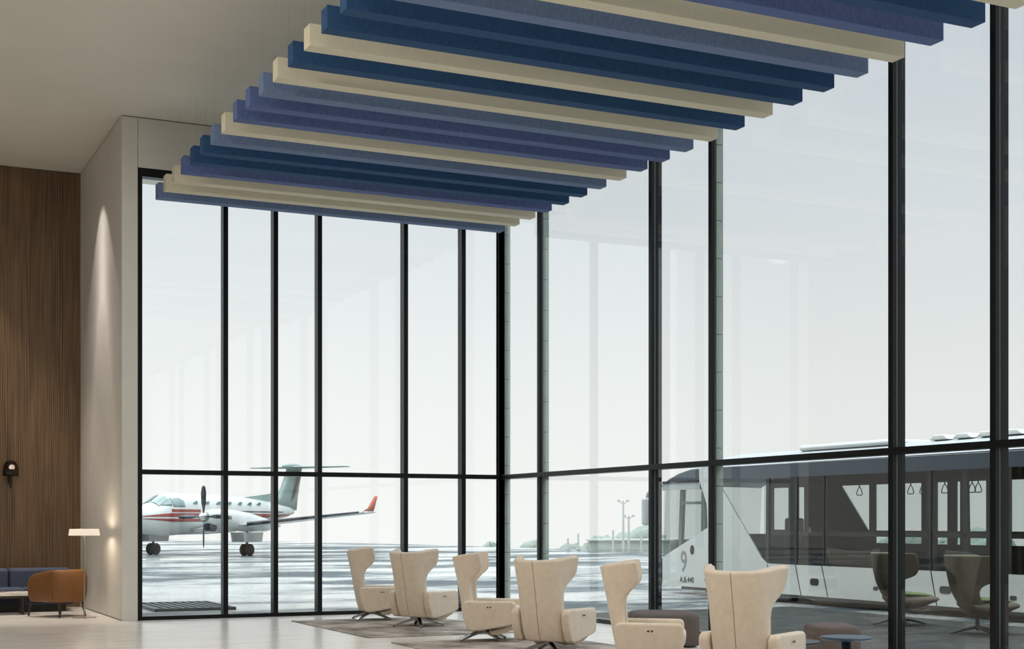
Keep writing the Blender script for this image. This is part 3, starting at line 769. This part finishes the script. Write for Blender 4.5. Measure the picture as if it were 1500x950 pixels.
# glazing on the near side
glz=[(22.50,.70),(RY,.70),(RY,2.33),(24.26,2.33),(24.0,2.10),(22.74,.80)]
bm=bmesh.new(); prism(bm,[Q(p) for p in glz],'x',.02,.03); obj('side_window',bm,'bus_glass',bus)
cab=[(FY,.74),(24.57,1.39),(24.60,1.85),(24.86,2.30),(FY-.05,2.20)]
bm=bmesh.new(); prism(bm,[Q(p) for p in cab],'x',.02,.03); obj('cab_window',bm,'bus_glass',bus)
# pillars near side
def pil(y,w,lean=.06,z0=.70,z1=2.34,m='bus_in',x0=.035,x1=.09):
    bm=bmesh.new(); prism(bm,[Q(p) for p in ((y-w/2,z0),(y+w/2,z0),(y+w/2-lean,z1),(y-w/2-lean,z1))],'x',x0,x1); return obj('window_pillar',bm,m,bus)
for y,w in ((22.56,.10),(21.68,.08),(20.80,.12),(18.02,.16),(17.24,.11),(15.9,.10),(14.6,.12),(13.2,.12)): pil(y,w,.02 if y>20 else -.04)
for y in (21.60,20.80,18.02,22.48):
    bm=bmesh.new(); prism(bm,[Q(p) for p in ((y-.012,.70),(y+.012,.70),(y,2.33),(y-.024,2.33))],'x',.012,.02); obj('door_seam',bm,'bus_black',bus)
B('window_belt',.035,.07,RY-BY,22.4-BY,1.24+dz,1.32+dz,'bus_in',bus)
# cab frame
bm=bmesh.new(); prism(bm,[Q(p) for p in ((25.62,1.0),(25.74,.95),(25.66,2.22),(25.54,2.22))],'x',.03,.10); obj('cab_pillar',bm,'pl_grey',bus)
bm=bmesh.new(); prism(bm,[Q(p) for p in ((24.72,1.32),(24.86,1.28),(24.84,2.25),(24.76,2.25))],'x',.03,.10); obj('cab_pillar',bm,'pl_grey',bus)
B('cab_belt',.0,.05,24.86-BY,FY-.02-BY,2.17+dz,2.33+dz,'bus_roof',bus)
B('cab_rail',.03,.07,24.84-BY,25.6-BY,1.86+dz,1.92+dz,'pl_grey',bus)
# roof: cross-section lofted along y
def roofsec(y,zs,zt):
    P=[]
    for k in range(13):
        u=k/12; P.append((BW*u,y-BY,zs+dz+(zt-zs)*(math.sin(PI*u))**.6))
    for k in range(12,-1,-1):
        u=k/12; P.append((BW*u*.96+.05,y-BY,zs+dz-.06+(zt-zs-.02)*(math.sin(PI*u))**.6))
    return P
bm=bmesh.new(); loft(bm,[roofsec(RY,2.56,2.90),roofsec(24.6,2.60,2.92)]); obj('roof',bm,'bus_roof',bus,smooth=False)
bm=bmesh.new(); loft(bm,[roofsec(24.6,2.60,2.92),roofsec(25.2,2.58,2.86),roofsec(25.7,2.50,2.70),roofsec(26.05,2.40,2.48),roofsec(26.3,2.30,2.34)]); obj('cab_roof',bm,'bus_roof',bus)
for s,x in ((0,0),(1,BW-.06)):
    B('roof_band',x+.006,x+.05,RY-BY,24.4-BY,2.33+dz,2.60+dz,'bus_band',bus)
    bm=bmesh.new(); prism(bm,[Q(p) for p in ((24.4,2.31),(26.3,2.31),(26.05,2.41),(25.7,2.51),(25.2,2.59),(24.6,2.61),(24.4,2.60))],'x',x+.006,x+.045); obj('cab_roof_side',bm,'bus_band',bus)
B('roof_visor',-.02,.05,24.9-BY,26.3-BY,2.31+dz,2.36+dz,'bus_black',bus)
for k in range(6):
    y=18.6-k*.55
    bm=bmesh.new(); prism(bm,[(y-BY-.24,2.88+dz),(y-BY+.24,2.88+dz),(y-BY+.12,2.965+dz),(y-BY-.12,2.965+dz)],'x',.7,1.9); obj('roof_vent',bm,'bus_white',bus,bevel=.02)
B('roof_pod',.5,2.1,19.6-BY,22.2-BY,2.84+dz,2.95+dz,'bus_white',bus,bevel=.05)
# front and rear ends, floor
B('front_panel',0.0,BW,FY-.05-BY,FY+.05-BY,.14+dz,.74+dz,'bus_white',bus,bevel=.03)
bm=bmesh.new(); prism(bm,[Q(p) for p in ((FY+.02,.74),(FY+.03,.74),(FY-.09,2.33),(FY-.10,2.33))],'x',.05,BW-.05); obj('windscreen',bm,'bus_glass',bus)
B('dashboard',.1,BW-.1,25.55-BY,26.25-BY,.5+dz,1.12+dz,'bus_in',bus,bevel=.12,bseg=4)
B('rear_wall',0,BW,RY-BY,RY+.08-BY,.13+dz,2.6+dz,'bus_dark',bus)
B('floor_deck',.05,BW-.05,RY-BY,26.2-BY,.30+dz,.40+dz,'bus_in',bus)
# steering wheel
bm=bmesh.new(); tube(bm,[Vector((.75+.22*math.cos(a*PI/12),5.95+.10*math.sin(a*PI/12)-.0,1.27+dz+.10*math.sin(a*PI/12))) for a in range(24)],.014,8,closed=True); obj('steering_wheel',bm,'bus_black',bus,smooth=True)
bm=bmesh.new(); tube(bm,[(.75,5.95,1.25),(.75,6.3,1.0)],.03,8); obj('steering_column',bm,'bus_black',bus)
# far side wall with openings
fx0,fx1=BW-.09,BW-.05
def far(name,ya,yb,za,zb): return B(name,fx0,fx1,ya-BY,yb-BY,za+dz,zb+dz,'bus_in',bus)
far('far_wall_rail',RY,26.0,2.235,2.60); far('far_wall_rail',RY,26.0,1.24,1.325); far('far_wall_rail',RY,26.0,.40,1.075)
opens=[(25.23,25.80),(24.68,24.90),(22.57,23.45),(21.06,22.39),(20.36,20.65),(20.03,20.13),(19.375,19.85),(17.3,18.79),(15.6,16.9),(13.6,15.2)]
opens.sort(); y=RY
for a,b in opens+[(26.0,26.0)]:
    if a-y>.01:
        far('far_wall_panel',y,a,1.325,2.235)
        far('far_wall_panel',y,a,1.075,1.24)
    y=b
far('far_wall_panel',22.57,26.0,1.075,1.24); 
bm=bmesh.new(); prism(bm,[Q(p) for p in ((23.46,2.235),(22.62,1.325),(23.46,1.325))],'x',fx0,fx1); obj('far_wall_panel',bm,'bus_in',bus)
bm=bmesh.new(); bx(bm,BW-.04,BW-.03,RY-BY,26.2-BY,.80+dz,2.33+dz); obj('side_window',bm,'bus_glass',bus)
# driver partition, seats, rail and hand straps
B('partition',.4,2.3,24.2-BY,24.25-BY,.40+dz,1.25+dz,'bus_in',bus)
def seat(x,y):
    s=thing('passenger_seat',None,None,(x,y-BY,.40+dz)); s.parent=bus
    B('backrest',-.22,.22,-.06,.04,.35,1.17,'bus_dark',s,bevel=.05,bseg=3); B('seat_pad',-.22,.22,-.5,-.02,.36,.46,'bus_dark',s,bevel=.03); B('pedestal',-.15,.15,-.35,-.1,0,.36,'bus_black',s)
bm=bmesh.new(); tube(bm,[(1.3,RY+.1-BY,2.22+dz),(1.3,24.0-BY,2.22+dz)],.018,8); rail=obj('grab_rail',bm,'bus_dark',bus)
def pix_plane(px,X):
    d=CF+CR*((px-750)/2083.33); s=X/d.x; return d.y*s
seat(1.07,pix_plane(1163,17.2))
for px in (1259,1334,1352,1384,1424,1433):
    X=17.433; y=pix_plane(px,X)
    if px==1433: y-=.0
    bm=bmesh.new(); c=(1.3,y-BY,2.08+dz)
    tube(bm,[Vector((c[0],c[1],c[2]+.14)),Vector((c[0],c[1],c[2]+.06))],.012,6)
    tube(bm,[Vector((c[0],c[1]+a,c[2]+b)) for a,b in ((0,.08),(.045,.03),(.082,-.05),(.07,-.08),(0,-.085),(-.07,-.08),(-.082,-.05),(-.045,.03))],.009,6,closed=True)
    obj('hand_strap',bm,'bus_black',bus,smooth=True)
# mirror
bm=bmesh.new(); tube(bm,[(.05,6.85,2.28+dz),(-.05,7.05,2.27+dz),(-.12,7.25,2.1+dz),(-.12,7.28,1.95+dz)],.035,8); mr=obj('mirror_arm',bm,'bus_roof',bus,smooth=True)
bm=bmesh.new(); bx(bm,-.24,-.04,7.18,7.34,1.42+dz,2.02+dz); obj('mirror_housing',bm,'bus_roof',mr,bevel=.06,bseg=3)
# wheels
for wy in (24.6,15.2):
    for wx in (.12,2.2):
        bm=bmesh.new(); R=[]
        for xx,r in ((0,.25),(.02,.40),(.26,.40),(.28,.25)):
            R.append([(wx+xx,wy-BY+r*math.cos(2*PI*k/28),.40+r*math.sin(2*PI*k/28)) for k in range(28)])
        loft(bm,R); obj('wheel',bm,'tyre',bus,smooth=True)

# ------------------------------------------------------------------ olive swivel chairs beyond the glass
def make_olive():
    t=thing('swivel_lounge_chair','x','swivel chair')
    rows=[.30,.36,.45,.55,.63,.68,.72,.80,.90,.98,1.03,1.05]
    bm,outer=sheet_chair_back(rows,
        xb=[(.30,-.14),(.45,-.25),(.65,-.33),(.9,-.38),(1.05,-.40)],
        ah=[(.30,.22),(.5,.29),(1.05,.31)],
        fw=[(.30,.25),(.45,.20),(.60,.20),(.66,.30),(.72,.52),(.85,.60),(1.0,.58),(1.05,.55)],
        flare=[(.3,4),(1.05,8)],thick=.035,topraise=0,bulge=.04)
    obj('back_shell',bm,'olive',t,subsurf=1)
    rows2=[.40,.55,.68,.75,.85,.95,1.02,1.045]
    bm,_=sheet_chair_back(rows2,
        xb=[(.40,-.18),(.65,-.285),(.9,-.335),(1.062,-.355)],
        ah=[(.40,.20),(.5,.25),(1.05,.265)],
        fw=[(.40,.10),(.60,.12),(.68,.25),(.75,.42),(1.0,.5),(1.06,.46)],
        flare=[(.3,4),(1.05,8)],thick=.03,topraise=0,bulge=.04)
    obj('back_lining',bm,'lime',t,subsurf=1)
    bm=bmesh.new(); R=[]
    for x,w,zb,zt in ((-.22,.18,.36,.44),(-.12,.28,.26,.46),(.05,.31,.22,.47),(.22,.31,.24,.47),(.38,.28,.29,.45),(.50,.20,.335,.42),(.55,.08,.36,.395)):
        R.append([(x,w*math.cos(2*PI*k/20),(zb+zt)/2+(zt-zb)/2*math.sin(2*PI*k/20)) for k in range(20)])
    loft(bm,R); obj('seat_shell',bm,'olive',t,smooth=True)
    bm=bmesh.new(); R=[]
    for x,w,zb,zt in ((-.2,.16,.42,.48),(-.1,.25,.42,.50),(.15,.27,.42,.485),(.34,.22,.42,.465),(.44,.10,.42,.445)):
        R.append([(x,w*math.cos(2*PI*k/20),(zb+zt)/2+(zt-zb)/2*math.sin(2*PI*k/20)) for k in range(20)])
    loft(bm,R); obj('seat_cushion',bm,'lime',t,smooth=True)
    bm=bmesh.new(); lathe(bm,[(.03,.05),(.026,.25)],seg=16); obj('column',bm,'blackpl',t)
    for k in range(4):
        an=math.radians(10+90*k); bm=bmesh.new(); tube(bm,[(0,0,.09),(.2*math.cos(an),.2*math.sin(an),.06),(.40*math.cos(an),.40*math.sin(an),.014)],[.022,.018,.012],8); obj('leg',bm,'blackpl',t)
    return t
oc=make_olive()
oc.location=(13.98,16.25,0); oc.rotation_euler=(0,0,math.radians(-30)); tag(oc,'olive-grey swivel lounge chair outside the glass, left of the two, behind the mullion','swivel chair','olive swivel chairs beyond the glass')
dup(oc,(13.80,14.50,0),math.radians(-22),'olive-grey swivel lounge chair outside the glass, right of the two, with a lime lining','olive swivel chairs beyond the glass')

# ------------------------------------------------------------------ distant background
def at(px,d,z=0):
    p=CF*d+CR*((px-750)/2083.33*d); return Vector((p.x,p.y,z))
def tree(px0,px1,ytop,ybase,d,label,name='distant_tree',cat='tree'):
    cpx=(px0+px1)/2; w=(px1-px0)/2083.33*d; zt=1.5+(763.5-ytop)/2083.33*d; zb=GZ-.9
    c=at(cpx,d)
    t=thing(name,label,cat,(c.x,c.y,zb),YAW)
    bm=bmesh.new()
    n=max(6,int(w*1.6))
    for k in range(n):
        u=(k+.5)/n*2-1; hh=(zt-zb)*(1-.55*abs(u)**2.2)*random.uniform(.85,1.0)
        rr=max(.7,w/n*1.5)*random.uniform(.9,1.25); rr=min(rr,hh*.6)
        bmesh.ops.create_icosphere(bm,subdivisions=3,radius=1,matrix=Matrix.Translation((u*w/2*.93,random.uniform(-.8,.8),hh-rr))@Matrix.Diagonal((rr*1.1,rr,rr,1)))
        bmesh.ops.create_icosphere(bm,subdivisions=2,radius=1,matrix=Matrix.Translation((u*w/2*.93,random.uniform(-.8,.8),hh*.4))@Matrix.Diagonal((rr*1.2,rr,hh*.42,1)))
    for v in bm.verts:
        s=noise.fractal(v.co*1.3+Vector((px0,0,0)),1,2,5)*.35; v.co+=Vector((s,s*.5,s))
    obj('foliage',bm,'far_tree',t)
    bm=bmesh.new(); tube(bm,[(0,0,0),(0,0,(zt-zb)*.5)],.18,8); obj('trunk',bm,'bus_dark',t)
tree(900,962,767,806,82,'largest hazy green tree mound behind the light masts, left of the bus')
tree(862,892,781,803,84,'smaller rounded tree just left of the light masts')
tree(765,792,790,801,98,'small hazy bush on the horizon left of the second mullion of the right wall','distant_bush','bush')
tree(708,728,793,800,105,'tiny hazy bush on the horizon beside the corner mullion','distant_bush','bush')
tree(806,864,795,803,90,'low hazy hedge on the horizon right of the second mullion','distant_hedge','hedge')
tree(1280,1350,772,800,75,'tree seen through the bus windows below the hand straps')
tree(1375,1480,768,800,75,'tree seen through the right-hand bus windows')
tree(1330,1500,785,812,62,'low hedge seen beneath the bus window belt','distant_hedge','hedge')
# low shed wall
def boxat(name,px0,px1,y0,y1,d,depth,m,label,cat):
    a=at((px0+px1)/2,d); w=(px1-px0)/2083.33*d; z0=max(GZ,1.5+(763.5-y1)/2083.33*d); z1=1.5+(763.5-y0)/2083.33*d
    if z0<=GZ: pass
    bm=bmesh.new(); bx(bm,-w/2,w/2,0,depth,0,z1-GZ); bx(bm,-w/2-.1,w/2+.1,-.1,depth+.1,z1-GZ,z1-GZ+.08)
    o=obj(name,bm,m); o.location=(a.x,a.y,GZ); o.rotation_euler=(0,0,YAW); tag(o,label,cat); return o
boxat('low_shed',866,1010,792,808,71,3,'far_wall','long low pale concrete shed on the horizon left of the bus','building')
def mast(px,ytop,d,label):
    z=1.5+(763.5-ytop)/2083.33*d; p=at(px,d)
    t=thing('light_mast',label,'light mast',(p.x,p.y,GZ),YAW,'light masts on the horizon')
    bm=bmesh.new(); tube(bm,[(0,0,0),(0,0,z-GZ)],[.07,.04],8); obj('pole',bm,'far_metal',t)
    for s in (-1,1):
        bm=bmesh.new(); tube(bm,[(0,0,z-GZ-.15),(s*.22,0,z-GZ-.02)],.025,6); bx(bm,min(s*.15,s*.3),max(s*.15,s*.3),-.1,.1,z-GZ-.04,z-GZ+.04); obj('lamp_head',bm,'far_metal',t)
mast(913,733,70,'taller twin-headed light mast before the trees left of the bus')
mast(921,755,70.4,'shorter light mast just right of the taller one')
for i,(px,yt) in enumerate(((832,788),(847,781),(898,776),(939,776))):
    p=at(px,70.5 if px>860 else 74); d=70.5 if px>860 else 74; z=1.5+(763.5-yt)/2083.33*d
    bm=bmesh.new(); tube(bm,[(0,0,0),(0,0,z-GZ)],.05,8); bx(bm,-.09,.09,-.09,.09,0,.1); o=obj('fence_post',bm,'far_metal'); o.location=(p.x,p.y,GZ)
    tag(o,['short pale post, leftmost of the four on the horizon','thin pale post, second from left on the horizon','thin post just left of the light masts','thin post right of the light masts, beside the bus mirror'][i],'post','posts on the horizon')

# ------------------------------------------------------------------ camera
cam=bpy.data.cameras.new('camera'); co=bpy.data.objects.new('camera',cam); COL.objects.link(co)
co.location=(0,0,1.5); co.rotation_euler=(PI/2,0,YAW)
cam.sensor_width=36; cam.sensor_fit='HORIZONTAL'; cam.lens=50; cam.shift_y=(763.5-475)/1500
cam.clip_end=500; sc.camera=co

# ------------------------------------------------------------------ light
W=bpy.data.worlds.new('world'); sc.world=W; W.use_nodes=True; nt=W.node_tree; nt.nodes.clear()
o=N(nt,'OutputWorld'); bg=N(nt,'Background'); tc=N(nt,'TexCoord'); sx=N(nt,'SeparateXYZ'); r=N(nt,'ValToRGB')
nt.links.new(tc.outputs['Generated'],sx.inputs[0]); nt.links.new(sx.outputs['Z'],r.inputs[0])
e=r.color_ramp.elements; e[0].position=0; e[0].color=(1,1,.985,1)
e[1].position=1; e[1].color=(.86,.91,.95,1)
q=e.new(.10); q.color=(.92,.945,.945,1); q=e.new(.35); q.color=(.66,.72,.79,1)
nt.links.new(r.outputs[0],bg.inputs[0])
zr=N(nt,'MapRange',interpolation_type='SMOOTHSTEP'); zr.inputs[1].default_value=.42; zr.inputs[2].default_value=.85; zr.inputs[3].default_value=1.07; zr.inputs[4].default_value=5.4
nt.links.new(sx.outputs['Z'],zr.inputs[0]); 
az=N(nt,'MapRange'); az.inputs[1].default_value=.1; az.inputs[2].default_value=.8; az.inputs[3].default_value=1; az.inputs[4].default_value=.91
mu=N(nt,'Math',operation='MULTIPLY'); nt.links.new(sx.outputs['X'],az.inputs[0]); nt.links.new(az.outputs[0],mu.inputs[0]); nt.links.new(zr.outputs[0],mu.inputs[1]); nt.links.new(mu.outputs[0],bg.inputs[1]); nt.links.new(bg.outputs[0],o.inputs[0])

def spot(name,loc,target,power,ang,col=(1,.86,.70),blend=.35,rad=.04,washer=0):
    l=bpy.data.lights.new(name,'SPOT'); l.energy=power; l.spot_size=math.radians(ang); l.spot_blend=blend; l.color=col; l.shadow_soft_size=rad
    if washer:   # wall-washer photometry: intensity rises towards the axis as 1/sin^3
        l.use_nodes=True; nt=l.node_tree; em=[n for n in nt.nodes if n.type=='EMISSION'][0]
        tc=N(nt,'TexCoord'); sp=N(nt,'SeparateXYZ'); nt.links.new(tc.outputs['Normal'],sp.inputs[0])
        a=N(nt,'Math',operation='MULTIPLY'); nt.links.new(sp.outputs['Z'],a.inputs[0]); nt.links.new(sp.outputs['Z'],a.inputs[1])
        b=N(nt,'Math',operation='SUBTRACT'); b.inputs[0].default_value=1; nt.links.new(a.outputs[0],b.inputs[1])
        c=N(nt,'Math',operation='MAXIMUM'); c.inputs[1].default_value=washer**2; nt.links.new(b.outputs[0],c.inputs[0])
        d=N(nt,'Math',operation='POWER'); d.inputs[1].default_value=-1.5; nt.links.new(c.outputs[0],d.inputs[0]); nt.links.new(d.outputs[0],em.inputs['Strength'])
    ob=bpy.data.objects.new(name,l); COL.objects.link(ob); ob.location=loc
    ob.rotation_euler=(Vector(target)-Vector(loc)).to_track_quat('-Z','Y').to_euler(); return ob
spot('niche_downlight',(3.25,23.62,7.58),(3.25,23.62,0),16,68,col=(1,.90,.83),blend=.22,washer=.26)
spot('niche_downlight',(2.0,24.85,7.58),(2.0,24.85,0),34,56,col=(1,.87,.70),blend=.5,washer=.42)
spot('niche_downlight',(.2,24.85,7.58),(.2,24.85,0),34,56,col=(1,.87,.70),blend=.5,washer=.42)
def area(name,loc,target,power,w,h,col):
    l=bpy.data.lights.new(name,'AREA'); l.shape='RECTANGLE'; l.size=w; l.size_y=h; l.energy=power; l.color=col
    ob=bpy.data.objects.new(name,l); COL.objects.link(ob); ob.location=loc
    ob.rotation_euler=(Vector(target)-Vector(loc)).to_track_quat('-Z','Y').to_euler(); return ob
for x,y,p in ((1.5,2.5,140),(5.5,2.5,95),(1.5,7.5,150),(5.5,6.0,60),(1.2,12.0,155),(.6,16.5,145)):
    area('hall_fill_light',(x,y,7.6),(x,y,0),p,.6,.6,(1,.92,.84))  # unseen fill lamps, added out of view to brighten chairs and hall
l=bpy.data.lights.new('floor_lamp_bulb','POINT'); l.energy=20; l.color=(1,.82,.62); l.shadow_soft_size=.05
ob=bpy.data.objects.new('floor_lamp_bulb',l); COL.objects.link(ob); ob.location=(3.49,22.75,1.345)

vs=sc.view_settings; vs.view_transform='Standard'; vs.look='None'; vs.exposure=0; vs.gamma=1; vs.use_curve_mapping=False
